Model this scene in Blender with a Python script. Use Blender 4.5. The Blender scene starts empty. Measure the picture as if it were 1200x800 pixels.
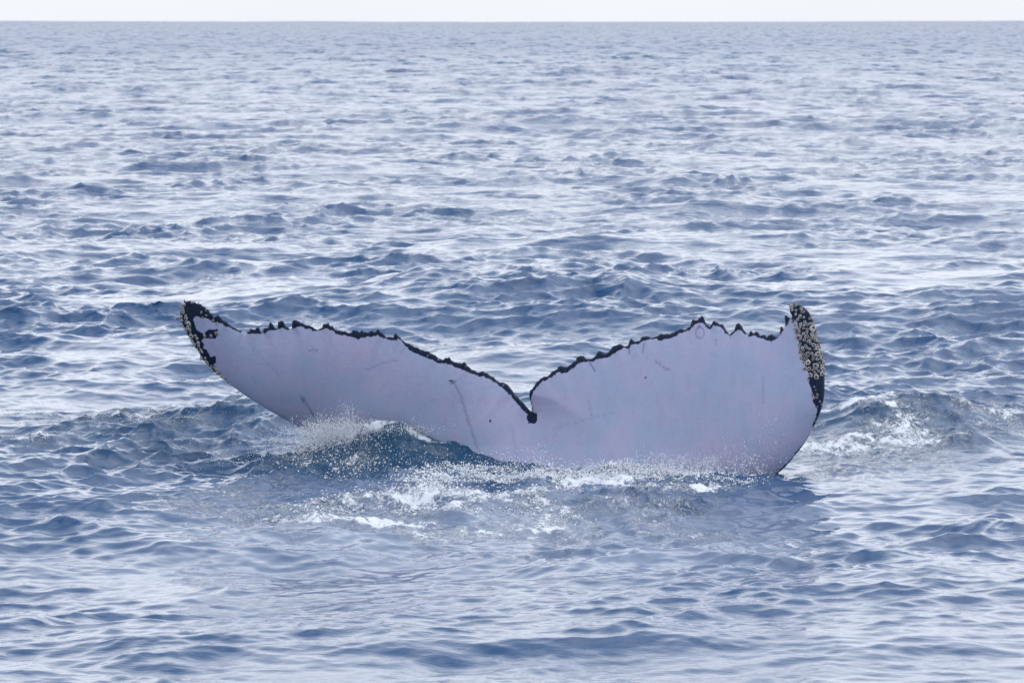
import bpy, math, random
import numpy as np
from mathutils import Vector, Matrix
from mathutils.geometry import delaunay_2d_cdt

random.seed(7)
C = bpy.context.scene
COL = C.collection

# ------------------------------------------------------------------ camera
CAM_H, FPX, HORIZON, DIST = 2.87, 6514.0, 24.0, 36.0     # eye height (m), focal length and horizon in photo pixels
PITCH = math.atan((400.0 - HORIZON) / FPX)
cam_data = bpy.data.cameras.new('camera')
cam = bpy.data.objects.new('camera', cam_data)
COL.objects.link(cam)
cam.location = (0, 0, CAM_H)
cam.rotation_euler = (math.pi / 2 - PITCH, 0, 0)
cam_data.sensor_width = 36.0
cam_data.lens = FPX / 1200.0 * 36.0
cam_data.clip_start = 0.5
cam_data.clip_end = 40000
cam_data.dof.use_dof = True
cam_data.dof.focus_distance = 35.6
cam_data.dof.aperture_fstop = 16.0
C.camera = cam

# ------------------------------------------------------------------ sky, sun, exposure
SUN_EL, SUN_AZ = math.radians(58), math.radians(58)       # azimuth clockwise from the viewing direction (+Y)
w = bpy.data.worlds.new('World')
C.world = w
w.use_nodes = True
nt = w.node_tree
nt.nodes.clear()
N = nt.nodes.new
out = N('ShaderNodeOutputWorld')
bg = N('ShaderNodeBackground'); bg.inputs['Strength'].default_value = 0.135
sky = N('ShaderNodeTexSky'); sky.sky_type = 'NISHITA'; sky.sun_disc = False
sky.sun_elevation = SUN_EL; sky.sun_rotation = SUN_AZ
sky.air_density = 1.0; sky.dust_density = 1.0; sky.ozone_density = 1.2
# thin high cloud: a soft pale veil, thickest low down where one looks through more of it
tc = N('ShaderNodeTexCoord')
sep = N('ShaderNodeSeparateXYZ'); nt.links.new(tc.outputs['Generated'], sep.inputs[0])
el = N('ShaderNodeMapRange'); el.interpolation_type = 'SMOOTHSTEP'
el.inputs['From Min'].default_value = 0.0; el.inputs['From Max'].default_value = 0.80
el.inputs['To Min'].default_value = 1.0; el.inputs['To Max'].default_value = 0.22
nt.links.new(sep.outputs['Z'], el.inputs['Value'])
mp = N('ShaderNodeMapping'); mp.inputs['Scale'].default_value = (1.0, 1.0, 2.6)
nt.links.new(tc.outputs['Generated'], mp.inputs['Vector'])
cn = N('ShaderNodeTexNoise'); cn.inputs['Scale'].default_value = 2.2; cn.inputs['Detail'].default_value = 5
nt.links.new(mp.outputs[0], cn.inputs['Vector'])
cm = N('ShaderNodeMapRange'); cm.inputs['From Min'].default_value = 0.3; cm.inputs['From Max'].default_value = 0.7
cm.inputs['To Min'].default_value = -0.15; cm.inputs['To Max'].default_value = 0.15
nt.links.new(cn.outputs['Fac'], cm.inputs['Value'])
ad = N('ShaderNodeMath'); ad.operation = 'ADD'; ad.use_clamp = True
nt.links.new(el.outputs[0], ad.inputs[0]); nt.links.new(cm.outputs[0], ad.inputs[1])
mx = N('ShaderNodeMix'); mx.data_type = 'RGBA'
nt.links.new(ad.outputs[0], mx.inputs['Factor'])
nt.links.new(sky.outputs[0], mx.inputs['A'])
mx.inputs['B'].default_value = (8.6, 8.8, 9.45, 1)
# an overcast sky is a little dimmer at the very horizon than above it
hz = N('ShaderNodeMapRange'); hz.interpolation_type = 'SMOOTHSTEP'
hz.inputs['From Min'].default_value = -0.02; hz.inputs['From Max'].default_value = 0.13
hz.inputs['To Min'].default_value = 0.54; hz.inputs['To Max'].default_value = 1.0
nt.links.new(sep.outputs['Z'], hz.inputs['Value'])
dm = N('ShaderNodeVectorMath'); dm.operation = 'SCALE'
nt.links.new(mx.outputs['Result'], dm.inputs[0]); nt.links.new(hz.outputs[0], dm.inputs['Scale'])
nt.links.new(dm.outputs[0], bg.inputs['Color'])
nt.links.new(bg.outputs[0], out.inputs['Surface'])

sd = bpy.data.lights.new('sun', 'SUN')
sd.energy = 0.7; sd.angle = math.radians(70); sd.color = (1.0, 0.97, 0.93)
so = bpy.data.objects.new('sun', sd); COL.objects.link(so)
sdir = Vector((math.sin(SUN_AZ) * math.cos(SUN_EL), math.cos(SUN_AZ) * math.cos(SUN_EL), math.sin(SUN_EL)))
so.rotation_euler = (-sdir).to_track_quat('-Z', 'Y').to_euler()
so.location = sdir * 60
C.view_settings.view_transform = 'Standard'
C.view_settings.look = 'None'
C.view_settings.exposure = 0.5
C.view_settings.gamma = 1.0

# ------------------------------------------------------------------ helpers
cp, sp = math.cos(PITCH), math.sin(PITCH)
def ray(px, py):
    """direction (per metre of ground distance Y) of a photo pixel"""
    x = (np.asarray(px, float) - 600) / FPX
    v = -(np.asarray(py, float) - 400) / FPX
    dy = cp + v * sp
    dz = -sp + v * cp
    return x / dy, dz / dy
def place(px, py, Y):
    a, b = ray(px, py)
    return a * Y, np.full_like(a, 1.0) * Y, CAM_H + b * Y
def on_sea(px, py, z=0.0):
    a, b = ray(px, py)
    Y = (z - CAM_H) / b
    return a * Y, Y

def new_mesh(name, co, faces, mat, smooth=True, parent=None):
    me = bpy.data.meshes.new(name)
    co = np.ascontiguousarray(co, np.float32)
    faces = np.ascontiguousarray(faces, np.int32)
    k = faces.shape[1]
    me.vertices.add(len(co)); me.vertices.foreach_set('co', co.ravel())
    me.loops.add(faces.size); me.loops.foreach_set('vertex_index', faces.ravel())
    me.polygons.add(len(faces))
    me.polygons.foreach_set('loop_start', np.arange(0, faces.size, k, dtype=np.int32))
    if smooth:
        me.polygons.foreach_set('use_smooth', np.ones(len(faces), bool))
    me.materials.append(mat)
    me.update(calc_edges=True)
    o = bpy.data.objects.new(name, me)
    COL.objects.link(o)
    if parent: o.parent = parent
    return o
def fattr(o, name, v):
    a = o.data.attributes.new(name, 'FLOAT', 'POINT')
    a.data.foreach_set('value', np.ascontiguousarray(v, np.float32))

class Mat:
    def __init__(s, name):
        s.m = bpy.data.materials.new(name); s.m.use_nodes = True
        s.t = s.m.node_tree; s.t.nodes.clear()
        s.out = s.n('ShaderNodeOutputMaterial')
        s.b = s.n('ShaderNodeBsdfPrincipled'); s.l(s.b.outputs[0], s.out.inputs['Surface'])
    def n(s, t, **kw):
        q = s.t.nodes.new(t)
        for k, v in kw.items():
            if k in q.inputs: s.put(q.inputs[k], v)
            else: setattr(q, k, v)
        return q
    def l(s, a, b): s.t.links.new(a, b)
    def put(s, sock, v):
        if hasattr(v, 'is_output'): s.l(v, sock)
        else: sock.default_value = v
    def attr(s, name): return s.n('ShaderNodeAttribute', attribute_name=name).outputs['Fac']
    def math(s, op, a, b=0.0, clamp=False):
        q = s.n('ShaderNodeMath', operation=op, use_clamp=clamp)
        s.put(q.inputs[0], a); s.put(q.inputs[1], b); return q.outputs[0]
    def remap(s, v, a, b, c=0.0, d=1.0, smooth=False):
        q = s.n('ShaderNodeMapRange')
        if smooth: q.interpolation_type = 'SMOOTHSTEP'
        for i, x in zip(('Value', 'From Min', 'From Max', 'To Min', 'To Max'), (v, a, b, c, d)): s.put(q.inputs[i], x)
        return q.outputs[0]
    def mix(s, f, a, b):
        q = s.n('ShaderNodeMix', data_type='RGBA')
        s.put(q.inputs['Factor'], f); s.put(q.inputs['A'], a); s.put(q.inputs['B'], b); return q.outputs['Result']
    def noise(s, scale, detail=3, vec=None, distortion=0.0, rough=0.5, dim='3D'):
        q = s.n('ShaderNodeTexNoise', Scale=scale, Detail=detail, Distortion=distortion, Roughness=rough)
        if vec is not None: s.l(vec, q.inputs['Vector'])
        return q.outputs['Fac']
    def coords(s, scale=(1, 1, 1), rot=(0, 0, 0)):
        t = s.n('ShaderNodeTexCoord')
        q = s.n('ShaderNodeMapping'); q.inputs['Scale'].default_value = scale; q.inputs['Rotation'].default_value = rot
        s.l(t.outputs['Object'], q.inputs['Vector']); return q.outputs[0]

# ------------------------------------------------------------------ wave tiles (FFT)
rng = np.random.default_rng(11)
class Tile:
    """periodic patch of sea: height and horizontal displacement, bilinear lookup"""
    def __init__(s, L, n, lo, hi, B, rot=0.0, wind=0.0, spread=2.0, chop=1.0, seed=1):
        r = np.random.default_rng(seed)
        k1 = 2 * np.pi * np.fft.fftfreq(n, L / n)
        kx, ky = np.meshgrid(k1, k1)
        k = np.hypot(kx, ky); k[0, 0] = 1
        th = np.arctan2(ky, kx) - (wind - rot)
        D = np.abs(np.cos(th)) ** spread + 0.06
        D /= D[(k > 2*np.pi/hi) & (k < 2*np.pi/lo)].mean() * 2 * np.pi
        S = B * k ** -4.0 * D
        lam = 2 * np.pi / k
        band = 1 / (1 + (lam / hi) ** 6) / (1 + (lo / lam) ** 6)
        S = S * band; S[0, 0] = 0
        dk = 2 * np.pi / L
        h = np.sqrt(S) * dk * (r.normal(size=(n, n)) + 1j * r.normal(size=(n, n))) * n * n
        s.h = np.fft.ifft2(h).real.astype(np.float32)
        s.dx = (chop * np.fft.ifft2(1j * kx / k * h).real).astype(np.float32)
        s.dy = (chop * np.fft.ifft2(1j * ky / k * h).real).astype(np.float32)
        s.n, s.L, s.c, s.s = n, L, math.cos(rot), math.sin(rot)
    def _idx(s, x, y):
        u = (s.c * x + s.s * y) / s.L * s.n
        v = (-s.s * x + s.c * y) / s.L * s.n
        i, j = np.floor(u), np.floor(v)
        fu, fv = (u - i).astype(np.float32), (v - j).astype(np.float32)
        i = i.astype(np.int64) % s.n; j = j.astype(np.int64) % s.n
        i1, j1 = (i + 1) % s.n, (j + 1) % s.n
        return i, j, i1, j1, fu, fv
    def get(s, x, y, height_only=False):
        i, j, i1, j1, fu, fv = s._idx(x, y)
        def f(a):
            return (a[j, i] * (1 - fu) + a[j, i1] * fu) * (1 - fv) + (a[j1, i] * (1 - fu) + a[j1, i1] * fu) * fv
        if height_only: return f(s.h)
        a, b = f(s.dx), f(s.dy)
        return f(s.h), s.c * a - s.s * b, s.s * a + s.c * b

WIND = math.radians(-78)                                    # the wind blows towards the boat, a little to the right
T1 = Tile(83.0, 512, 3.5, 24.0, 0.0010, rot=0.3, wind=WIND, spread=2.2, chop=1.5, seed=3)
T2 = Tile(23.7, 1024, 0.8, 3.5, 0.0068, rot=-0.25, wind=WIND, spread=0.7, chop=1.3, seed=5)
T3 = Tile(7.9, 2048, 0.085, 0.8, 0.0185, rot=0.45, wind=WIND + 0.15, spread=0.8, chop=1.1, seed=8)
NZ = Tile(10.0, 512, 0.12, 2.5, 1.0, wind=0, spread=0, seed=21)
NZ.h /= NZ.h.std()

def noise2(x, y, scale):
    return NZ.get(x * scale + 3.1, y * scale + 1.7, True)

# ------------------------------------------------------------------ local water: crests raised round the tail
# each crest: points given as places in the photo with a ground distance, a face width towards the boat and a back width
def seg_field(X, Y, pts):
    """distance along/aside to a polyline of (x, y, z): returns signed y offset (neg = boat side), z on the crest, end falloff"""
    pts = np.array(pts, float)
    o = np.argsort(pts[:, 0]); pts = pts[o]
    yc = np.interp(X, pts[:, 0], pts[:, 1])
    zc = np.interp(X, pts[:, 0], np.maximum(pts[:, 2], 0), left=0, right=0)
    t = np.clip(np.minimum(X - pts[0, 0], pts[-1, 0] - X) / (0.16 * (pts[-1, 0] - pts[0, 0])), 0, 1)
    zc = zc * t * t * (3 - 2 * t)
    return Y - yc, zc
def crest(Xp, Yp, front, back, prof, sharp=1.6):
    return dict(pts=(Xp, Yp), front=front, back=back, prof=prof, sharp=sharp)
CRESTS = []
def ridge_at(points, Y0, front, back, sharp=1.6, skew=0.0):
    """points: photo (px, py) of the crest line; Y0: ground distance (a number, or one per point)"""
    pp = np.array(points, float)
    Yv = np.full(len(pp), 1.0) * Y0
    a, b = ray(pp[:, 0], pp[:, 1])
    P = np.stack([a * Yv, Yv, CAM_H + b * Yv], 1)
    CRESTS.append((P, front, back, sharp, 1))
def swell_at(x0, x1, py, h, slant=0.0, front=0.35, back=0.6, sharp=1.15):
    """a free wave crest: photo columns x0..x1, photo row of the crest, height above the mean sea"""
    n = 7
    t = np.linspace(0, 1, n)
    px = x0 + (x1 - x0) * t
    pyv = py + slant * (t - 0.5)
    X, Y = on_sea(px, pyv, h)
    k = np.mean(Y) / 36.0
    P = np.stack([X, Y, h * np.sin(np.pi * t) ** 0.8], 1)
    CRESTS.append((P, front * k ** 1.2, back * k ** 1.2, sharp, 0))

# breaking bulge in front of the left lobe
ridge_at([(285, 551), (320, 543), (350, 533), (385, 519), (415, 507), (440, 500), (460, 497), (485, 502), (520, 515), (562, 531), (600, 541), (640, 549), (670, 556)],
         35.45, 0.30, 0.40, 1.8)
# low lip along the right lobe, and the little peak at its lower corner
ridge_at([(600, 556), (640, 553), (690, 552), (740, 551), (790, 553), (840, 557), (880, 561), (905, 563), (940, 570), (985, 582)], 34.95, 0.28, 0.5, 1.6)
ridge_at([(845, 572), (880, 566), (905, 562), (925, 565), (950, 572), (990, 585)], 34.55, 0.16, 0.3, 1.4)
# the mound to the right of the tail
ridge_at([(900, 512), (940, 500), (980, 486), (1020, 474), (1060, 467), (1095, 465), (1130, 472), (1170, 484), (1210, 494), (1260, 504), (1320, 520)], 37.6, 0.8, 1.0, 1.3)
ridge_at([(1095, 528), (1120, 512), (1145, 506), (1170, 515), (1200, 530)], 36.4, 0.30, 0.5, 1.3)
# two crests left of it
ridge_at([(-60, 492), (-10, 488), (30, 487), (60, 491), (90, 503), (125, 517), (160, 524)], 38.4, 0.7, 0.9, 1.5)
ridge_at([(95, 502), (130, 492), (165, 485), (200, 485), (240, 494), (280, 505)], 38.6, 0.35, 0.8, 1.5)
ridge_at([(20, 530), (70, 521), (140, 524), (210, 533), (280, 540), (330, 544)], 36.4, 0.25, 0.5, 1.5)
# the wave behind, and a few free crests in the open water
for q in [(380, 580, 344, .15, 12), (-60, 70, 372, .12, 10), (200, 330, 352, .07, 4), (690, 840, 360, .09, 6), (790, 930, 236, .13, -8),
          (500, 620, 62, .35, 0), (280, 370, 183, .12, 3), (290, 450, 216, .12, 6), (520, 660, 204, .12, 4), (880, 980, 96, .22, 0),]:
    swell_at(*q)

def sea_point(X, Y):
    """the sea surface over rest position X, Y -> x, y, z, and the masks"""
    dist = np.hypot(X, Y)
    # masks in world space
    def blob(px, py, rx, ry, Y0=None):
        if Y0 is None:
            cx, cy = on_sea(px, py); sy = ry * cy * cy / (FPX * CAM_H)
        else:
            cx, cy, sy = (px - 600) / FPX * Y0, Y0, ry
        sx = rx / FPX * cy
        return np.exp(-((X - cx) / sx) ** 2 - ((Y - cy) / sy) ** 2)
    slick = (1 - 0.9 * blob(800, 612, 170, 40)) * np.clip(0.9 * blob(330, 610, 330, 34) + 0.35 * blob(640, 640, 330, 34) + 0.5 * blob(1060, 590, 160, 40), 0, 1)
    churn = 0.75 * np.clip(0.9 * blob(200, 522, 240, 26) + 0.9 * blob(420, 560, 120, 30) + 1.0 * blob(680, 570, 200, 28) + 0.6 * blob(1050, 510, 130, 34), 0, 1)
    h1, a1, b1 = T1.get(X, Y)
    h2, a2, b2 = T2.get(X, Y)
    h3, a3, b3 = T3.get(X, Y)
    gust = np.clip(1.0 + 0.35 * noise2(X, Y * 0.6, 0.35), 0.35, 2.0)
    near = np.exp(-((X / 4.2) ** 4 + ((Y - 35.4) / 2.0) ** 4))
    k1 = 1.0 - 0.95 * near
    calm = np.clip((35.5 - Y) / 6.0, 0, 1) * 0.28
    k2 = (1.0 - np.maximum(np.maximum(0.6 * slick, near * .78), calm)) * (0.75 + 0.25 * gust)
    k3 = gust * (1.0 - np.maximum(0.35 * slick, calm)) * (1 + 0.35 * churn + 0.45 * blob(640, 612, 300, 26) + 0.7 * blob(800, 605, 150, 34) + 1.3 * blob(928, 577, 40, 9))
    z = h1 * k1 + h2 * k2 + h3 * k3
    x = X + a1 * k1 + a2 * k2 + a3 * k3
    y = Y + b1 * k1 + b2 * k2 + b3 * k3
    wig = 0.12 * noise2(X, Y, 0.8) + 0.05 * noise2(X, Y, 2.4)
    loc = np.zeros_like(z)
    under = np.zeros_like(z)
    for P, fr, bk, sh, keep in CRESTS:
        m = (np.abs(Y - P[:, 1].mean()) < 8 * max(fr, bk) + 3) & (X > P[:, 0].min() - 1) & (X < P[:, 0].max() + 1)
        if not m.any(): continue
        d, zc = seg_field(X[m], Y[m], P)
        d = d + wig[m] * fr
        g = np.where(d < 0, np.exp(-np.abs(d / fr) ** sh), np.exp(-np.abs(d / bk) ** sh))
        if keep: under[m] = np.maximum(under[m], 0.85 * np.clip(zc * g / 0.10, 0, 1))
        # the crest height already counts from the mean sea: take the larger rather than the sum
        loc[m] = np.where(zc > 0, np.maximum(loc[m], zc * g), loc[m] + np.minimum(zc * g, 0))
    z = (h1 * k1 + h2 * k2) * (1 - under) + h3 * k3 * (1 - 0.5 * under) + loc
    # long low swell far out, which keeps the horizon from being a ruled line
    farq = np.clip((dist - 500) / 1500, 0, 1)
    z = z + farq * (0.28 * noise2(X, Y, 0.006) + 1.5 * np.clip((X / np.maximum(Y, 1) / 0.092) ** 2, 0, 2) * (Y > 0))
    # raised water left of the tail, where the leading edge goes in
    z = z + 0.10 * blob(330, 520, 90, 22)
    lump = churn * (0.007 * noise2(X, Y, 3.2) + 0.007 * noise2(X, Y, 8.5) + 0.004 * noise2(X, Y, 17.0))
    z = z + lump
    # foam cover
    f = 0
    for px, py, rx, ry, s in FOAM: f = f + s * blob(px, py, rx, ry)
    for px, y0, rx, ry, s in FOAM_AT: f = f + s * blob(px, 0, rx, ry, y0)
    mod = np.clip(0.75 + 0.45 * noise2(X, Y * .7, 1.6) + 0.25 * noise2(X, Y, 4.0), 0.05, 1.5)
    foam = 1.15 * (1 - np.exp(-1.1 * f * mod))
    z = z + np.clip(foam, 0, 1) * (0.008 + 0.008 * noise2(X, Y, 6.0) + 0.006 * noise2(X, Y, 14.0))
    aer = np.clip(0.95 * blob(450, 0, 190, .6, 35.3) + 0.9 * blob(740, 0, 170, .5, 34.9) + 0.55 * blob(1060, 0, 150, 1.0, 37.2) + 0.45 * blob(180, 520, 220, 22), 0, 1)
    rip = np.clip(0.45 + 0.25 * gust + 0.5 * churn - 0.35 * slick, 0.1, 1.6) * (1 + 0.8 * np.clip((dist - 42) / 45, 0, 1))
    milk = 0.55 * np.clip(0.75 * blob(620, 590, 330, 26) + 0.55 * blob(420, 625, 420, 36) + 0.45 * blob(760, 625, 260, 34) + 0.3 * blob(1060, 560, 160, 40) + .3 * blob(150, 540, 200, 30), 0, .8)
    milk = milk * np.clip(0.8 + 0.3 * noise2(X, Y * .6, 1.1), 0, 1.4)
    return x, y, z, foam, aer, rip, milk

FOAM = [  # photo place on the mean sea, half sizes, strength
    (502, 570, 34, 8, .9), (530, 580, 40, 6, .6), (470, 590, 110, 7, .6), (600, 567, 80, 10, .85), (690, 574, 90, 10, .9), (650, 590, 170, 9, .75), (560, 606, 240, 8, .5),
    (780, 578, 80, 10, .7), (840, 574, 70, 8, .5), (330, 497, 44, 11, .85), (290, 505, 60, 9, .6), (370, 575, 100, 8, .55), (290, 590, 120, 8, .48), (400, 562, 70, 6, .55),
    (30, 489, 60, 7, .65), (70, 512, 80, 8, .6), (160, 520, 120, 10, .5), (20, 533, 70, 8, .45), (270, 540, 100, 10, .52), (200, 500, 60, 6, .5), (700, 610, 200, 7, .5), (600, 622, 300, 9, .36), (420, 606, 200, 8, .4),
    (990, 505, 60, 12, .62), (960, 528, 40, 14, .65), (1090, 537, 90, 12, .5), (1190, 500, 50, 9, .55), (930, 545, 30, 12, .55), (970, 555, 70, 10, .5), (475, 342, 14, 2, .3)]
FOAM_AT = [  # photo column, ground distance, half width (photo px), half depth (m), strength: foam carried by raised crests
    (360, 35.45, 40, .22, .62), (405, 35.5, 40, .14, .75), (440, 35.43, 30, .07, 1.1), (480, 35.44, 36, .06, 1.0), (520, 35.44, 30, .05, .8), (555, 35.44, 30, .045, .6), (600, 35.45, 40, .07, .5),
    (420, 35.18, 90, .06, .5), (560, 35.12, 70, .05, .5), (690, 34.98, 60, .10, .62), (760, 34.95, 60, .12, .66), (820, 34.95, 50, .10, .55), (720, 34.72, 110, .08, .45),
    (1000, 37.9, 60, .5, .75), (1070, 37.8, 60, .35, .8), (1150, 37.6, 60, .4, .7), (1080, 37.1, 110, .5, .40), (1000, 36.7, 60, .4, .42), (20, 38.5, 60, .2, .6), (190, 38.7, 60, .15, .35)]

# ------------------------------------------------------------------ sea material
def make_water():
    M = Mat('sea_water')
    foam, aer, rip, rgh = M.attr('foam'), M.attr('aerated'), M.attr('ripple'), M.attr('rough')
    v = M.coords((0.65, 1.25, 1), (0, 0, 0.2))
    n1 = M.noise(13.0, 4, v, 0.6)
    v2 = M.coords((0.6, 1.2, 1), (0, 0, -0.3))
    n2 = M.noise(38.0, 3, v2, 0.4)
    hgt = M.math('ADD', M.math('MULTIPLY', n1, 0.0045), M.math('MULTIPLY', n2, 0.0024))
    hgt = M.math('MULTIPLY', hgt, rip)
    n0 = M.noise(3.4, 3, M.coords((0.75, 1.2, 1), (0, 0, 0.12)), 0.5)
    hgt = M.math('ADD', hgt, M.math('MULTIPLY', n0, M.math('MULTIPLY', M.attr('far_chop'), 0.035)))
    # foam: lacy, thins out towards its edges
    f0 = M.noise(9.0, 6, M.coords((1, 0.6, 1)), 1.2, 0.62)
    f1 = M.noise(46.0, 4, M.coords((1, 0.7, 1)), 0.8, 0.6)
    f2 = M.noise(130.0, 2, M.coords((1, 0.8, 1)))
    ft = M.math('ADD', M.math('ADD', M.math('MULTIPLY', f0, 0.50), M.math('MULTIPLY', f1, 0.32)), M.math('MULTIPLY', f2, 0.18))
    cov = M.remap(M.math('SUBTRACT', M.math('ADD', M.math('MULTIPLY', foam, 0.34), 0.275), ft), -0.03, 0.07, smooth=True)
    cov = M.math('MULTIPLY', cov, M.remap(foam, 0.03, 0.16))
    vein = M.math('ABSOLUTE', M.math('SUBTRACT', M.noise(17.0, 4, M.coords((0.75, 0.8, 1)), 1.6, 0.6), 0.5))
    vein = M.math('SUBTRACT', 1.0, M.math('DIVIDE', vein, M.math('MAXIMUM', M.math('MULTIPLY', foam, 0.075), 0.001)), True)
    cov = M.math('MAXIMUM', cov, M.math('MULTIPLY', vein, M.remap(foam, 0.12, 0.5, 0, 0.85)))
    bump = M.n('ShaderNodeBump', Strength=1.0, Distance=1.0)
    M.l(M.math('ADD', hgt, M.math('MULTIPLY', cov, 0.006)), bump.inputs['Height'])
    deep, teal = (0.004, 0.056, 0.150, 1), (0.004, 0.052, 0.105, 1)
    base = M.mix(aer, deep, teal)
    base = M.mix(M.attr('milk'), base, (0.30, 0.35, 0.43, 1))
    M.put(M.b.inputs['Base Color'], M.mix(cov, base, (0.74, 0.77, 0.80, 1)))
    M.put(M.b.inputs['Roughness'], M.math('ADD', rgh, M.math('MULTIPLY', cov, 0.5), True))
    M.b.inputs['IOR'].default_value = 1.333
    # far off, chop finer than the mesh shows as facets of many tilts
    big = M.n('ShaderNodeTexNoise', Scale=0.7, Detail=5, Roughness=0.72)
    M.l(M.coords((1.0, 0.45, 1)), big.inputs['Vector'])
    tl = M.n('ShaderNodeVectorMath', operation='SUBTRACT'); M.l(big.outputs['Color'], tl.inputs[0]); tl.inputs[1].default_value = (.5, .5, .5)
    t2 = M.n('ShaderNodeVectorMath', operation='MULTIPLY'); M.l(tl.outputs[0], t2.inputs[0]); t2.inputs[1].default_value = (0.9, 2.1, 0.0)
    t3 = M.n('ShaderNodeVectorMath', operation='SCALE'); M.l(t2.outputs[0], t3.inputs[0]); M.put(t3.inputs['Scale'], M.remap(rgh, 0.04, 0.27))
    t4 = M.n('ShaderNodeVectorMath', operation='ADD'); M.l(t3.outputs[0], t4.inputs[0]); M.l(bump.outputs[0], t4.inputs[1])
    t5 = M.n('ShaderNodeVectorMath', operation='NORMALIZE'); M.l(t4.outputs[0], t5.inputs[0])
    M.l(t5.outputs[0], M.b.inputs['Normal'])
    return M.m
WATER = make_water()

def build_sea():
    # rows: distance from the boat, spaced so that neighbouring rows stay close to what the eye resolves
    d, rows = 18.0, []
    while d < 56:
        rows.append(d); d += 0.026 if d < 38 else 0.026 * (d / 38) ** 2.3
    near = np.array(rows); d = rows[-1]
    far = []
    step0 = 0.075
    while d < 9500:
        far.append(d); d += step0 * (d / 56) ** 1.55
    far = np.array(far)
    t = np.linspace(-1, 1, 600)
    tn = np.sign(t) * np.where(np.abs(t) < .85, np.abs(t), .85 + (np.abs(t) - .85) * 4.0)
    t2 = np.linspace(-1, 1, 430)
    tf = np.sign(t2) * np.where(np.abs(t2) < .88, np.abs(t2), .88 + (np.abs(t2) - .88) * 5.0)
    vs, fs, A, off = [], [], [[], [], [], [], [], []], 0
    def grid(X, Y, drop=0.0, quads=None):
        nonlocal off
        r, c = X.shape
        x, y, z, fo, ae, ri, mi = sea_point(X.ravel(), Y.ravel())
        dist = np.hypot(X, Y).ravel()
        z = z - drop
        vs.append(np.stack([x, y, z], 1))
        rough = 0.03 + 0.27 * np.clip((np.log(np.maximum(dist, 1)) - math.log(50)) / math.log(12), 0, 1)
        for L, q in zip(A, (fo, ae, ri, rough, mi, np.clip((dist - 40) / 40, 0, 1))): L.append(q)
        i = (np.arange(r - 1)[:, None] * c + np.arange(c - 1)[None]).ravel() + off
        fs.append(np.stack([i, i + 1, i + 1 + c, i + c], 1))
        off += r * c
    hw = 600 / FPX * 1.18
    Yn = np.repeat(near[:, None], len(t), 1); grid(tn[None] * hw * Yn, Yn)
    Yf = np.repeat(far[:, None], len(t2), 1); grid(tf[None] * hw * Yf, Yf)
    print('rows', len(near), len(far), 'quads', sum(map(len, fs)))
    # coarse sea all round, beyond what is in view
    rr = np.concatenate([np.linspace(0.3, 18, 40), 18 * (9500 / 18) ** np.linspace(0.01, 1, 110)])
    edge = math.atan(hw * tn.max() * 0.9)
    th = np.linspace(edge, 2 * math.pi - edge, 130)
    R, TH = np.meshgrid(rr, th)
    grid((R * np.sin(TH)), (R * np.cos(TH)), 0.06)
    rr2 = np.linspace(0.3, 18.3, 60); th2 = np.linspace(-edge * 1.05, edge * 1.05, 30)
    R, TH = np.meshgrid(rr2, th2)
    grid((R * np.sin(TH)), (R * np.cos(TH)), 0.06)
    o = new_mesh('sea', np.concatenate(vs), np.concatenate(fs), WATER)
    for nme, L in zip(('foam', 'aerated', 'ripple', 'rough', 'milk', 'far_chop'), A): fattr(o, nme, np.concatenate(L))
    o['kind'] = 'structure'
    return o

sea = build_sea()

# ------------------------------------------------------------------ whale tail
# outlines as places in the photo; the tail gets its own distance, curvature and thickness below
TE_L = [(215.5,353),(226,354),(235,356.5),(241,361),(248.5,369),(251,372),(253,370.5),(256,370),(258.5,371.5),(260,374.5),(266.5,378),(274,383.5),(281,387),(286,389.8),(292,389.8),
 (293.2,385.3),(296.5,384.5),(298,385.5),(301,382.7),(304,384.5),(305.2,389.3),(308,389.6),(309.2,383.8),(312,384.5),(314.5,383),(316.8,377.8),(320.5,380.8),(323.5,385),(325.3,384.2),
 (325.8,377.3),(331,377),(335.5,382.3),(340,385),(342,384.7),(342.3,376.7),(346,375.8),(351.3,376.3),(356.5,380.8),(364,381.8),(371.5,386.8),(376,384.5),(379.8,379.3),(383.5,378.5),(388,381.5),
 (394,386.8),(404.5,388.3),(412,389.8),(414.3,386),(418,387.5),(421,390.5),(424,386.8),(427.8,389),(431.5,390.2),(436,387.5),(439,388.7),(442.8,385.7),(447,390),(451,392.8),(455,394.5),(461,395.5),
 (462,391),(464,390.5),(467,392.5),(471,398),(478,403),(488,407),(496,410),(504,414),(514,419),(520,421.5),(521.5,419.5),(526,419),(530,422.5),(536,425.5),(541,427),(544.3,424.6),(547,427.8),
 (553.5,433),(560.8,436.3),(567,434.4),(572.6,438),(578.2,442),(585,447),(592.9,449.5),(597.4,453.7),(601.9,459.4),(607.5,466),(614.2,472.9),(621.9,481.8)]
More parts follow.
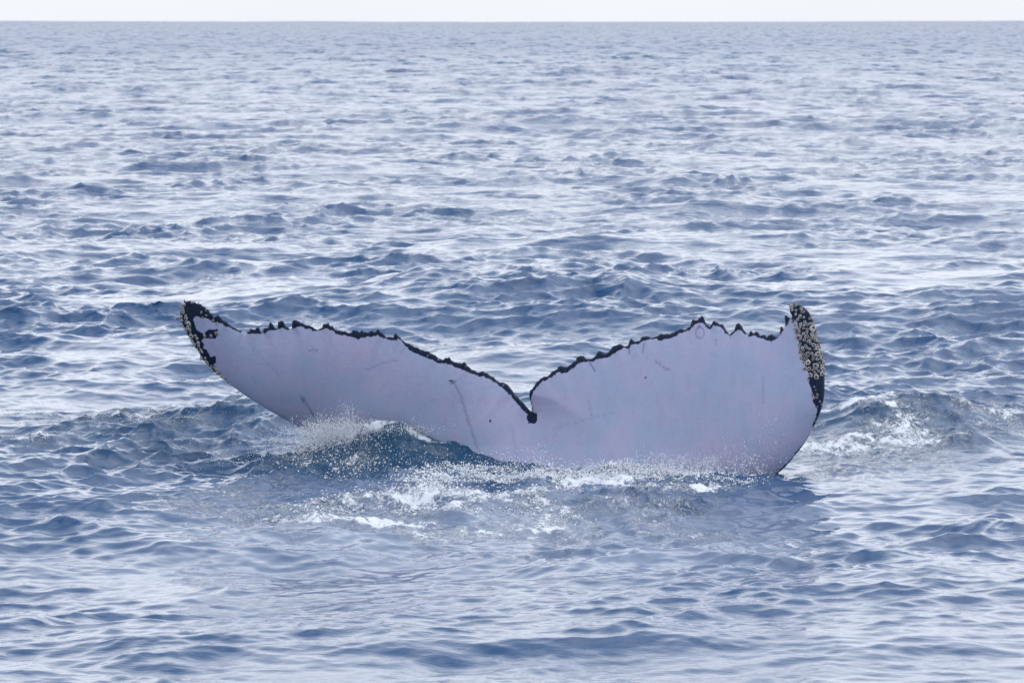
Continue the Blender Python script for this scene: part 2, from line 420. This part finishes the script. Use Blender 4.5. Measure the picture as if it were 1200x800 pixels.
TE_R = [(623.0,481.8),(622.9,475),(621.2,468.4),(620,463.3),(621,458.2),(625.5,451.5),(628.9,446.4),(635.6,442.5),(642,440),(646.5,435),(652,433),(655.5,429),(659,429.5),(664,431),(669,427),(674.5,423),
 (676,418),(680,417.5),(684,417.5),(688,420.5),(693,420.5),(698,417),(700.5,412),(703.5,410.5),(707,413),(712,413),(716.5,409.5),(719,405.5),(726,402.5),(731,404.5),(736,404),(738,398.5),(740.5,397.5),
 (745,400.5),(750,399),(751.5,394.5),(753.5,393.5),(760,395),(771,393.6),(775,390),(786,391),(793,388),(797,384),(802,386),(809,381),(812,374),(818,374),(822,369.4),(825,372),(828,379),(832,383),
 (835,377),(838,376),(843,379.6),(848,380),(851,387),(855,392),(860,388),(863,380),(866,378),(869,381),(872,387),(876,392),(878,391),(879,388.4),(881,388),(883.3,391.5),(885.5,389),(889,390),(891,394),
 (893,393),(896,391.6),(898.8,395.6),(900.6,392.3),(904,390.5),(907.2,394),(910,394.8),(913.6,392.5),(914.4,384.2),(916.2,382.8),(918,385.2),(920.3,381),(919.2,370.4),(921.3,370),(926,373),(928.5,370),(926,365.6),(925,358.5),(930.9,356)]
LE_R = [(940,358.5),(948,364.5),(952.5,374.5),(955.5,383),(957.5,393),(960.5,402),(962.8,414),(965.5,423),(966.3,433),(966.3,441.3),(966.5,450),(966,465),(962.5,480),(958,491),(952,503),(942.5,520),
 (932,533),(922.5,545),(907.5,558),(890,571),(868,588),(840,608),(800,632),(750,655),(700,672)]
BOT = [(640,690),(590,684)]
LE_L = [(545,660),(500,625),(450,580),(410,544),(385,524),(365,509),(340,494.5),(320,483.5),(302.5,473),(285,461.5),(271,451.5),(262,444),(254.5,438),(245.5,430),(238.5,422),(233,413),(227.5,404),(221,395),
 (217,387),(213.5,379),(210.5,373),(210.5,366),(212.5,359.5)]
def densify(p, step, closed=False):
    p = np.array(p, float)
    if closed: p = np.vstack([p, p[:1]])
    r = []
    for a, b in zip(p[:-1], p[1:]):
        n = max(1, int(round(np.hypot(*(b - a)) / step)))
        r += [a + (b - a) * i / n for i in range(n)]
    if not closed: r.append(p[-1])
    return np.array(r)
def smooth_line(p, it):
    p = p.copy()
    for _ in range(it): p[1:-1] = p[1:-1] * .5 + (p[:-2] + p[2:]) * .25
    return p
teL = smooth_line(densify(TE_L, 0.8), 2); teR = smooth_line(densify(TE_R, 0.8), 2)
le = smooth_line(densify(LE_R + BOT + LE_L, 3.0), 4)
_r = np.random.default_rng(17)
def ragged(p):
    """small nicks along the trailing edge"""
    n = len(p); q = np.zeros(n)
    for w_, a_ in ((4, .55), (9, .5), (2, .3)):
        e = _r.normal(size=n // w_ + 3); q += a_ * np.interp(np.arange(n) / w_, np.arange(len(e)), e)
    q[:6] = 0; q[-14:] = 0
    p = p.copy(); p[:, 1] += np.clip(q, -1.5, 1.2); return p
teL = ragged(teL); teR = ragged(teR[::-1])[::-1]
OUTL = np.vstack([teL, teR, le])
def seg_dist(P, L):
    """distance of points P to polyline L"""
    best = np.full(len(P), 1e9)
    for a, b in zip(L[:-1], L[1:]):
        ab = b - a; q = ab @ ab
        if q == 0: continue
        t = np.clip(((P - a) @ ab) / q, 0, 1)
        d = P - a - t[:, None] * ab
        best = np.minimum(best, (d * d).sum(1))
    return np.sqrt(best)
def inside(P, poly):
    x, y = P[:, 0], P[:, 1]; r = np.zeros(len(P), bool)
    q = np.roll(poly, -1, 0)
    for (x1, y1), (x2, y2) in zip(poly, q):
        if y1 == y2: continue
        c = ((y1 > y) != (y2 > y)) & (x < (x2 - x1) * (y - y1) / (y2 - y1) + x1)
        r ^= c
    return r
def signed(P, poly):
    poly = np.array(poly, float)
    d = seg_dist(P, np.vstack([poly, poly[:1]]))
    return np.where(inside(P, poly), d, -d)

def interior_points():
    g = []
    for s, lo, hi in ((1.25, 0.9, 14), (2.6, 14, 1e9)):
        xs = np.arange(205, 970, s); ys = np.arange(352, 692, s * .92)
        X, Y = np.meshgrid(xs, ys); X = X + (np.arange(len(ys)) % 2)[:, None] * s / 2
        P = np.stack([X.ravel(), Y.ravel()], 1)
        # cheap prefilter with coarse outline, then exact
        P = P[inside(P, OUTL[::3])]
        d = np.minimum(np.minimum(seg_dist(P, teL[::2]), seg_dist(P, teR[::2])), np.where(P[:, 1] < 575, seg_dist(P, le[::2]), 50))
        m = (d > lo) & (d <= hi)
        P = P[m]
        g.append(P[inside(P, OUTL)])
    return np.vstack(g)

def tail_depth(P):
    """ground distance of the tail's mid-surface at a photo place"""
    u = (P[:, 0] - 620) / 181.0                # metres from the notch, across
    v = (545 - P[:, 1]) / 181.0                # metres above the water line
    side = 1 / (1 + np.exp(-u * 5))            # 0 left lobe, 1 right lobe
    y = 35.62 - 0.26 * u
    y += v * (-0.42 * (1 - side) + 0.10 * side)
    y += 0.050 * u ** 2 * (1 - side) - 0.030 * u ** 2 * side          # lobes bow
    y += 0.05 * np.exp(-(u / 0.22) ** 2)                               # crease below the notch
    y -= 0.32 * np.clip(0.42 - v, 0, .7) ** 1.5 * np.exp(-((u - .1) / 0.7) ** 2)   # swells towards the root
    y += 0.012 * np.sin(u * 3.1 + v * 2.0) + 0.008 * np.sin(u * 7.3 - v * 5.1)
    return y
def tail_half(P):
    """half thickness: blunt at the leading edge, thin at the trailing edge, full at the root"""
    dl = seg_dist(P, le) / 181.0
    dt = np.minimum(seg_dist(P, teL), seg_dist(P, teR)) / 181.0
    R = 0.50
    a = 0.23 * np.sqrt(np.clip(1 - (1 - np.minimum(dl / R, 1)) ** 2, 0, 1))
    b = 1 - np.exp(-dt / 0.30)
    rim = 0.012 * np.sqrt(np.clip(1 - (1 - np.minimum(np.minimum(dt, dl) / 0.02, 1)) ** 2, 0, 1))
    root = 0.16 * np.exp(-((P[:, 0] - 625) / 110.0) ** 2) * np.clip((P[:, 1] - 520) / 130.0, 0, 1) * np.clip(dl / .2, 0, 1)
    return a * b + rim + root, dl, dt

BLK = []       # dark skin, plus shade painted down the lower right edge: polygons as places in the photo
inL = [(286,390.5),(292,391),(301,390.5),(304.5,391),(308,390.2),(311,391),(316,386.8),(322,386.6),(326,385.6),(331,383.5),(337,386.4),(341,385.8),(343,385.8),(346,384),(351,382.6),(356.5,384),(364,386.2),(371,388.4),(376,387.2),
 (380,385),(385,384.5),(390,388),(394,391),(404,392.8),(412,394.5),(417,396),(420,397),(424,395),(431,394.2),(439,394),(443,392),(447,395),(455,398),(462,399),(467,396.8),(471,401),(475,405),(480,410),(490,415),(500,418.5),(510,423),
 (515,425),(521,425),(527,426.5),(535,430),(541,433),(548,434.8),(554,437.5),(560,440.3),(567,441),(573,443.5),(580,448),(588,453),(595,459.5),(602,467),(607,474),(612,479.3),(617,484),(622,489)]
BLK.append([(280,370)] + [(p[0], p[1] - 14) for p in inL[::6]] + [(625,478)] + inL[::-1])
inR = [(623.2,489),(623.2,481),(622.9,475),(622.3,469),(622.6,464),(626.6,456),(633.4,449),(640,444.6),(647,441),(655,436),(661,437),(664,436),(669,433),(675,428),(681,424.5),(688,423.6),(694,423.5),(699,421),(704,420),(711,419),(716,416),
 (722,413),(726,410),(731,408),(737,408.2),(740,402.6),(747,403.4),(752,400),(760,398),(768,396.8),(772,399),(778,398),(788,394.5),(797,390.5),(803,389),(809,385.5),(814,380.5),(819,378),(823,378),(827,383),(832,386.3),(836,381.5),(842,381.8),(847,385),(850,390),
 (855,393.2),(861,390),(864,385.8),(867,385.5),(871,390),(876,393),(880,393.5),(884,393.6),(888,395.5),(892,396),(895,397),(899,398.5),(903,401),(907,398),(912,395.5),(916,390),(918.5,386.5)]
BLK.append(inR + [(918,378),(905,372),(870,365),(822,355),(760,380),(700,400),(640,425),(615,460)])
BLK.append([(919,366),(929,370),(925,376),(920,383)])
th_ = np.linspace(0, 2 * np.pi, 22)[:-1]
BLK.append(list(zip(623.4 + 6.3 * np.cos(th_), 488.8 + 7.0 * np.sin(th_))))
BLK.append([(915,350),(926.5,372),(933,377),(935.5,384),(934,392),(936,401),(935.7,410),(938.5,417),(941,424),(944,430),(946.5,437),(947,447),(949,455),(951,462),(951.5,470),(957,478),(956,484),(954,491),(951.5,497),(952,504),(946,511),(943,516),(935,526),(926,537),(914,549),(903,558),(912,575),(990,520),(990,340)])  # tip band is skin; the thin run below paints the leading edge's shade
BLK.append([(205,345),(230,345),(262,360),(290,386),(281,389.5),(270,384.5),(261,379),(254,377.5),(249,377),(244,373.5),(236,371),(229.5,370),(227,373),(229,380),(231,386),(234,388),(238.5,391),(240.5,388),(244.5,385),(255,385.5),(255.8,393),(253,396),(245,396),(240,395),
 (237.5,398.5),(240,403),(239,407),(243,410),(245,413.5),(247,417),(253.5,416.5),(254,422),(250.5,427.5),(253.5,431),(258,436),(261.5,440),(264,446),(270,453),(240,452),(200,400)])
HOLES = [([(232,375),(234.5,378),(236.5,382),(233.5,381.5)], -1)]
SPOT = [(334,406,1.3),(363,410,1.6),(366,408,.8),(528,445,1.7),(532,447,1.3),(536,444,1.0),(756.5,441,1.5),(912,466,1.0),(574,491,1.2),(547,482,1.3),(548,490,1.6),(700,455,.9),(655,470,.8),(812,420,.8),(455,470,.9),(312,427,1.1)]
SCR = [  # scars: polylines, half width, strength
    ([(353,463),(362,475),(375,497)], .55, .75), ([(533,449),(541,465),(547,484),(553,502),(561,526)], .9, .45), ([(356,463),(376,500)], .4, .4), ([(527,446),(530,448),(534,444)], .6, 1.0),
    ([(367,408),(372,409)], .5, .6), ([(754.5,402),(752.5,413)], .4, .55), ([(691,424),(696.5,433)], .5, .8), ([(768,422),(778,430),(783,431)], .45, .5), ([(737,409),(737.5,414)], .5, .6),
    ([(430,432),(448,424),(466,421)], .5, .35), ([(838,398),(838,403)], .4, .4), ([(470,412),(478,404)], .5, .35), ([(893,440),(893,470)], .5, .25), ([(690,470),(694,490)], .4, .3), ([(600,500),(607,540)], .6, .25), ([(290,400),(330,440)], .4, .22), ([(650,500),(720,480)], .4, .2)]
ring = list(zip(820 + 5.0 * np.cos(np.linspace(0, 2*np.pi, 20)), 389.5 + 6.4 * np.sin(np.linspace(0, 2*np.pi, 20))))
SCR.append((ring, .45, .5)); SCR.append(([(817,384),(819,381),(822,383.5)], .4, .8))

def make_skin():
    M = Mat('whale_skin')
    p, scar, tip = M.attr('pigment_and_shade'), M.attr('scar'), M.attr('lobe')
    fine = M.noise(120, 3, M.coords()); mid = M.noise(38, 4, M.coords(), 0.5)
    jag = M.math('ADD', M.math('MULTIPLY', M.math('SUBTRACT', fine, .5), 2.2), M.math('MULTIPLY', M.math('SUBTRACT', mid, .5), 5.0))
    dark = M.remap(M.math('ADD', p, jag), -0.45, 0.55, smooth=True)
    cloud = M.noise(3.2, 5, M.coords(), 0.6, 0.6)
    streak = M.noise(16, 4, M.coords((1.5, 1, 0.6)), 0.8, 0.62)
    pale = M.mix(M.remap(cloud, .40, .62), (0.318, 0.368, 0.515, 1), (0.385, 0.372, 0.520, 1))
    pale = M.mix(M.math('MULTIPLY', M.remap(streak, .50, .78), .34), pale, (0.25, 0.26, 0.39, 1))
    speck = M.noise(70, 2, M.coords())
    pale = M.mix(M.math('MULTIPLY', M.remap(speck, .66, .74), .35), pale, (0.25, 0.25, 0.34, 1))
    pale = M.mix(scar, pale, (0.10, 0.11, 0.19, 1))
    blk = M.mix(M.remap(M.noise(60, 3, M.coords()), .45, .75), (0.006, 0.013, 0.034, 1), (0.018, 0.030, 0.060, 1))
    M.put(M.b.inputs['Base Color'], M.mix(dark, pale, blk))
    M.put(M.b.inputs['Roughness'], M.mix(dark, M.remap(mid, .3, .7, .34, .52), (.62, .62, .62, 1)))
    M.put(M.b.inputs['Specular IOR Level'], M.math('SUBTRACT', 0.5, M.math('MULTIPLY', dark, 0.3)))
    M.b.inputs['IOR'].default_value = 1.4
    bump = M.n('ShaderNodeBump', Strength=0.5, Distance=1.0)
    M.l(M.math('ADD', M.math('MULTIPLY', mid, .006), M.math('MULTIPLY', fine, .0015)), bump.inputs['Height'])
    M.l(bump.outputs[0], M.b.inputs['Normal'])
    return M.m
SKIN = make_skin()

def build_whale():
    P = interior_points()
    nO = len(OUTL)
    allp = np.vstack([OUTL, P])
    vin = [Vector((float(a), float(-b))) for a, b in allp]
    vo, _, fo, ov, _, _ = delaunay_2d_cdt(vin, [(i, (i + 1) % nO) for i in range(nO)], [], 1, 1e-4)
    P2 = np.array([(v.x, -v.y) for v in vo])
    isout = np.array([any(k < nO for k in q) for q in ov])
    F = np.array([f for f in fo if len(f) == 3])
    half, dl, dt = tail_half(P2)
    half[isout] = 0
    D = tail_depth(P2)
    def surf(sgn):
        a, b = ray(P2[:, 0], P2[:, 1])
        Y = D + sgn * half
        Ym = D                                  # outline of the section comes from the mid-surface ray, thickness goes along Y
        return np.stack([a * Ym, Y, CAM_H + b * Ym], 1)
    front, back = surf(-1), surf(1.0)
    n = len(P2)
    bi = np.arange(n) + n
    bi[isout] = np.where(isout)[0]
    remap = -np.ones(2 * n, int)
    used = np.concatenate([np.arange(n), np.where(~isout)[0] + n])
    remap[used] = np.arange(len(used))
    co = np.vstack([front, back])[used]
    # winding: front faces must look to the boat (-Y)
    a, b, c = co[F[0][0]], co[F[0][1]], co[F[0][2]]
    nrm = np.cross(b - a, c - a)
    Ff = F if nrm[1] < 0 else F[:, ::-1]
    Fb = remap[bi[Ff[:, ::-1]]]
    o = new_mesh('whale', co, np.vstack([Ff, Fb]), SKIN)
    dark_amt = np.full(n, -30.0)
    for poly in BLK: dark_amt = np.maximum(dark_amt, signed(P2, poly))
    for x, y, r in SPOT: dark_amt = np.maximum(dark_amt, (r - np.hypot(P2[:, 0] - x, P2[:, 1] - y)) * .8 - .2)
    sc = np.zeros(n)
    for L, hwid, s in SCR:
        d = seg_dist(P2, np.array(L, float)); sc = np.maximum(sc, s * np.clip(1.4 - d / (hwid + .5), 0, 1))
    pb = dark_amt.copy(); pb[:] = 3.0                # the upper side of a tail is dark
    fattr(o, 'pigment_and_shade', np.concatenate([dark_amt, pb])[used])
    fattr(o, 'scar', np.concatenate([sc, sc * 0])[used])
    o['label'] = 'whale tail fluke with pale lavender underside and ragged black edge rising from the sea'
    o['category'] = 'whale'
    return o, P2, front
whale, WP, WF = build_whale()

# ------------------------------------------------------------------ barnacles on the tips
def make_shell():
    M = Mat('barnacle_shell')
    r = M.n('ShaderNodeObjectInfo').outputs['Random']
    n = M.noise(90, 4, M.coords())
    c = M.mix(r, (0.70, 0.66, 0.58, 1), (0.26, 0.24, 0.23, 1))
    M.put(M.b.inputs['Base Color'], M.mix(M.remap(n, .42, .68), c, (0.16, 0.15, 0.16, 1)))
    M.b.inputs['Roughness'].default_value = .6
    return M.m
def plain(name, col, rough=.6):
    M = Mat(name); n = M.noise(60, 3, M.coords())
    M.put(M.b.inputs['Base Color'], M.mix(M.remap(n, .3, .7), col, tuple(x * .6 for x in col[:3]) + (1,)))
    M.b.inputs['Roughness'].default_value = rough
    return M.m
SHELL, HOLE, STALK = make_shell(), plain('barnacle_opening', (0.03, 0.03, 0.04, 1), .4), plain('stalk_skin', (0.26, 0.17, 0.17, 1), .5)
def barnacle_mesh(k):
    r = np.random.default_rng(40 + k)
    prof = [(1.0, 0.0), (0.86, 0.30), (0.60, 0.56), (0.44, 0.58), (0.36, 0.40)]
    nseg = 10
    co, fa = [], []
    lob = 1 + .10 * r.normal(size=nseg)
    for j, (q, z) in enumerate(prof):
        for i in range(nseg):
            a = 2 * math.pi * i / nseg
            rad = q * (lob[i] if j < 3 else 1) * (1.05 if i % 2 else .94)
            co.append((rad * math.cos(a), rad * math.sin(a), z * (1 + .12 * r.normal() * (j == 2))))
    for j in range(len(prof) - 1):
        for i in range(nseg):
            i2 = (i + 1) % nseg
            fa.append((j * nseg + i, j * nseg + i2, (j + 1) * nseg + i2, (j + 1) * nseg + i))
    c = len(co); co.append((0, 0, .36))
    j = len(prof) - 1
    me = bpy.data.meshes.new('barnacle')
    me.from_pydata(co, [], fa + [(j * nseg + i, j * nseg + (i + 1) % nseg, c) for i in range(nseg)])
    me.materials.append(SHELL); me.materials.append(HOLE)
    for p in me.polygons:
        p.use_smooth = False
        if len(p.vertices) == 3: p.material_index = 1
    me.update(); return me
BM = [barnacle_mesh(k) for k in range(4)]
me = whale.data
WN = np.zeros(len(me.vertices) * 3, np.float32); me.vertices.foreach_get('normal', WN); WN = WN.reshape(-1, 3)
WC = np.zeros(len(me.vertices) * 3, np.float32); me.vertices.foreach_get('co', WC); WC = WC.reshape(-1, 3)
def add_barnacle(px, py, r_px, sink=0.15):
    i = int(np.argmin((WP[:, 0] - px) ** 2 + (WP[:, 1] - py) ** 2))
    n = Vector(WN[i]); n = (n + Vector((random.uniform(-.3, .3), -.25, random.uniform(-.3, .3)))).normalized()
    r = r_px / 181.0
    o = bpy.data.objects.new('barnacle', random.choice(BM)); COL.objects.link(o)
    o.parent = whale
    o.location = Vector(WC[i]) - n * r * sink
    q = n.to_track_quat('Z', 'Y'); o.rotation_mode = 'QUATERNION'
    from mathutils import Quaternion
    o.rotation_quaternion = q @ Quaternion((0, 0, 1), random.uniform(0, 6.28))
    o.scale = (r, r * random.uniform(.85, 1.15), r * random.uniform(.8, 1.25))
placed = []
def scatter(poly, n, lo, hi, gap=0.8):
    poly = np.array(poly, float); x0, y0 = poly.min(0); x1, y1 = poly.max(0)
    cand = np.array([(random.uniform(x0, x1), random.uniform(y0, y1)) for _ in range(n * 60)])
    cand = cand[inside(cand, poly) & inside(cand, OUTL)]
    k = t = 0
    while k < n and t < n * 60:
        t += 1
        if t > len(cand): break
        p = cand[t - 1:t]; r = random.uniform(lo, hi)
        if any((p[0, 0] - a) ** 2 + (p[0, 1] - b) ** 2 < (gap * (r + c)) ** 2 for a, b, c in placed): continue
        placed.append((p[0, 0], p[0, 1], r)); add_barnacle(p[0, 0], p[0, 1], r); k += 1
for x, y, r in [(254, 391.5, 3.0),(955,427.5,4.4),(946,424,3.6),(949,437,3.4),(956,441,3.6),(243,423,3.6),(249,392,2.2),(239,392,2.4),(215,365,3.2),(219,373,3.0),(226,399,3.4),(937,370.5,2.6),(932,381,3.0),(964,424,3.2),(250,375,1.6)]:
    placed.append((x, y, r)); add_barnacle(x, y, r)
scatter([(924,354),(934,354),(940,360),(945,372),(943,382),(938,380),(930,369)], 12, 1.8, 3.0)
scatter([(929,376),(946,376),(954,386),(958,400),(963,416),(967,434),(960,440),(944,432),(937,418),(934,404),(934,390)], 64, 1.7, 4.4)
scatter([(950,362),(958,380),(962,396),(966,412),(969,430),(960,430),(955,405),(948,375)], 34, 1.6, 2.8, .7)
scatter([(944,436),(962,434),(966,470),(952,476)], 10, .9, 1.9)
scatter([(955,470),(966,470),(950,515),(945,510)], 7, .7, 1.2)
scatter([(206,356),(216,356),(222,376),(232,398),(242,420),(262,440),(266,450),(252,442),(226,412),(212,388)], 56, 1.4, 4.0, .70)
scatter([(214,352),(240,356),(250,370),(262,378),(252,380),(228,366)], 9, .9, 1.8)
scatter([(246,427),(262,438),(272,453),(262,448)], 8, 1.2, 2.2)
for x, y in [(501,416),(514,421),(551,432.5),(589.5,450.5),(546,429),(737,404),(906,393)]: add_barnacle(x, y, 1.0)
# stalked barnacles: short fleshy tufts growing on the others
def stalk_mesh():
    co, fa = [], []
    for j, (z, r) in enumerate([(0, .18), (.45, .15), (.62, .26), (.85, .22), (1.0, .05)]):
        for i in range(6):
            a = math.pi * i / 3; co.append((r * math.cos(a) + .10 * z * z, r * .7 * math.sin(a), z))
    for j in range(4):
        for i in range(6):
            fa.append((j*6+i, j*6+(i+1) % 6, (j+1)*6+(i+1) % 6, (j+1)*6+i))
    m = bpy.data.meshes.new('stalked_barnacle'); m.from_pydata(co, [], fa); m.materials.append(STALK)
    for p in m.polygons: p.use_smooth = True
    return m
SM = stalk_mesh()
for x, y, ang, L in [(209,372,190,6.5),(209,374,170,5),(212,363,140,4),(216,353,100,3),(232,355,60,3),(925,358,140,4),(931,356,100,3),(964,402,10,4.5),(966,420,-5,4),(936,386,170,4),(961,396,20,3.5),(214,380,200,4),(226,405,215,4),(933,384,200,4),(238,420,225,4),(250,436,230,4)]:
    i = int(np.argmin((WP[:, 0] - x) ** 2 + (WP[:, 1] - y) ** 2))
    o = bpy.data.objects.new('stalked_barnacle', SM); COL.objects.link(o); o.parent = whale
    a = math.radians(ang); d = Vector((math.cos(a), -.35, math.sin(a))).normalized()
    o.location = Vector(WC[i]); o.rotation_euler = d.to_track_quat('Z', 'Y').to_euler(); s = L / 181.0
    o.scale = (s * .9, s * .9, s)

# ------------------------------------------------------------------ spray thrown up along the water line
def make_spray():
    M = Mat('spray_water')
    M.b.inputs['Base Color'].default_value = (0.88, 0.90, 0.92, 1); M.b.inputs['Roughness'].default_value = .25
    M.b.inputs['IOR'].default_value = 1.333
    return M.m
def build_spray():
    v = np.array([(1,0,0),(-1,0,0),(0,1,0),(0,-1,0),(0,0,1),(0,0,-1)], float)
    f = np.array([(0,2,4),(2,1,4),(1,3,4),(3,0,4),(2,0,5),(1,2,5),(3,1,5),(0,3,5)])
    r = np.random.default_rng(5)
    pts = []
    # photo place, spread, ground distance, count, size (m)
    for px, py, sx, sy, Y, n, s in [(395, 508, 26, 7, 35.5, 2000, .0026), (375, 506, 9, 11, 35.6, 420, .0026), (440, 502, 26, 4, 35.45, 900, .0023), (408, 496, 7, 11, 35.5, 420, .0023), (400, 520, 34, 7, 35.3, 500, .0024), (350, 520, 30, 8, 35.4, 600, .0026),
        (480, 504, 22, 3, 35.42, 300, .0023), (770, 541, 30, 7, 34.85, 260, .0023), (700, 546, 40, 4, 34.8, 260, .0024), (830, 545, 25, 9, 34.8, 260, .0025), (880, 535, 20, 12, 34.8, 90, .0030), (912, 520, 16, 18, 34.8, 40, .0026),
        (635, 537, 10, 7, 35.1, 60, .0035), (590, 540, 20, 6, 35.0, 60, .0035), (430, 540, 60, 10, 35.0, 260, .0032), (540, 552, 60, 6, 34.7, 220, .003), (330, 540, 40, 8, 35.3, 220, .003),
        (680, 560, 110, 7, 34.5, 700, .0032), (1165, 497, 30, 5, 37.2, 160, .003), (20, 485, 25, 3, 38.2, 120, .003), (470, 341, 10, 2, 58, 60, .005)]:
        n = int(n * 2.6); s = s * .64
        x = px + sx * r.normal(size=n); y = py + sy * r.normal(size=n)
        up = np.abs(r.normal(size=n)) * sy * .8
        a, b = ray(x, y - up * .3)
        YY = Y + .10 * r.normal(size=n)
        pts.append(np.stack([a * YY, YY, CAM_H + b * YY, s * np.exp(.5 * np.clip(r.normal(size=n), -2, 1.35))], 1))
    P = np.vstack(pts)
    P = P[P[:, 2] > -0.05]
    n = len(P)
    st = np.exp(.35 * r.normal(size=(n, 1, 3)))
    co = P[:, None, :3] + v[None] * P[:, None, 3:4] * st
    fa = f[None] + (np.arange(n) * 6)[:, None, None]
    o = new_mesh('sea_spray', co.reshape(-1, 3), fa.reshape(-1, 3), make_spray())
    o['kind'] = 'stuff'; o['label'] = 'white droplets of spray thrown up where the tail meets the sea'; o['category'] = 'spray'

def beads(name, P, mat, label, cat, stretch=.35, seed=6):
    """many small lumps, one object"""
    v = np.array([(1,0,0),(-1,0,0),(0,1,0),(0,-1,0),(0,0,1),(0,0,-1)], float)
    f = np.array([(0,2,4),(2,1,4),(1,3,4),(3,0,4),(2,0,5),(1,2,5),(3,1,5),(0,3,5)])
    r = np.random.default_rng(seed); n = len(P)
    st = np.exp(stretch * r.normal(size=(n, 1, 3)))
    co = P[:, None, :3] + v[None] * P[:, None, 3:4] * st
    fa = f[None] + (np.arange(n) * 6)[:, None, None]
    o = new_mesh(name, co.reshape(-1, 3), fa.reshape(-1, 3), mat)
    o['kind'] = 'stuff'; o['label'] = label; o['category'] = cat
    return o
def sea_height(X, Y):
    """height of the water over a few places, taking the sideways shift of the waves into account"""
    x0, y0 = X.copy(), Y.copy()
    for _ in range(3):
        x, y, z = sea_point(x0, y0)[:3]
        x0 += X - x; y0 += Y - y
    return sea_point(x0, y0)[2]
def strands():
    r = np.random.default_rng(9); out = []
    for px, py, sx, Y, n, up in [(400, 512, 30, 35.45, 150, .16), (375, 512, 12, 35.5, 40, .16), (445, 503, 25, 35.42, 70, .07), (770, 548, 36, 34.85, 110, .11), (700, 550, 40, 34.82, 70, .07), (835, 552, 26, 34.85, 70, .12), (628, 545, 10, 34.95, 16, .10), (505, 572, 16, 34.2, 30, .05), (890, 556, 16, 34.9, 24, .10)]:
        a, b = ray(px + sx * r.normal(size=n), np.full(n, py) + 3 * r.normal(size=n))
        for i in range(n):
            y0 = Y + .08 * r.normal(); p = np.array([a[i] * y0, y0, CAM_H + b[i] * y0 - .03])
            h = up * r.uniform(.25, 1); vx = r.normal() * .5; m = r.integers(10, 24); s0 = r.uniform(.0016, .0038)
            t = np.linspace(0, r.uniform(.6, 1.5), m)
            q = np.stack([p[0] + vx * h * t, np.full(m, p[1]), p[2] + h * (2 * t - t * t), s0 * (1 - .5 * t / 1.5) * r.uniform(.6, 1.3, m)], 1)
            q[:, :3] += r.normal(size=(m, 3)) * .004
            out.append(q)
    return np.vstack(out)
def froth():
    r = np.random.default_rng(12); out = []
    for px, py, sx, sy, n in [(505, 569, 16, 3.5, 60), (470, 580, 40, 3, 24), (590, 560, 40, 3, 70), (680, 562, 46, 3, 90), (640, 572, 70, 4, 60), (750, 562, 40, 3, 70), (830, 564, 30, 3, 30), (400, 556, 40, 3, 16), (560, 592, 90, 4, 24)]:
        X, Y = on_sea(px + sx * r.normal(size=n), py + sy * r.normal(size=n))
        for i in range(n):
            m = r.integers(12, 60); w_ = r.uniform(.02, .09)
            out.append(np.stack([X[i] + w_ * 1.6 * r.normal(size=m), Y[i] + w_ * 1.2 * r.normal(size=m), np.abs(r.normal(size=m)) * r.uniform(.002, .018), .0030 * np.exp(.55 * np.clip(r.normal(size=m), -2, 1.9))], 1))
    P = np.vstack(out)
    P[:, 2] += sea_height(P[:, 0].copy(), P[:, 1].copy())
    return P
def make_froth():
    M = Mat('froth'); M.b.inputs['Base Color'].default_value = (0.84, 0.86, 0.88, 1); M.b.inputs['Roughness'].default_value = .7
    return M.m
build_spray()
beads('splash', strands(), bpy.data.materials['spray_water'], 'strings of white water thrown up along the foot of the tail', 'splash', .25)
beads('sea_foam', froth(), make_froth(), 'white froth heaped on the water in front of the tail', 'foam', .35)
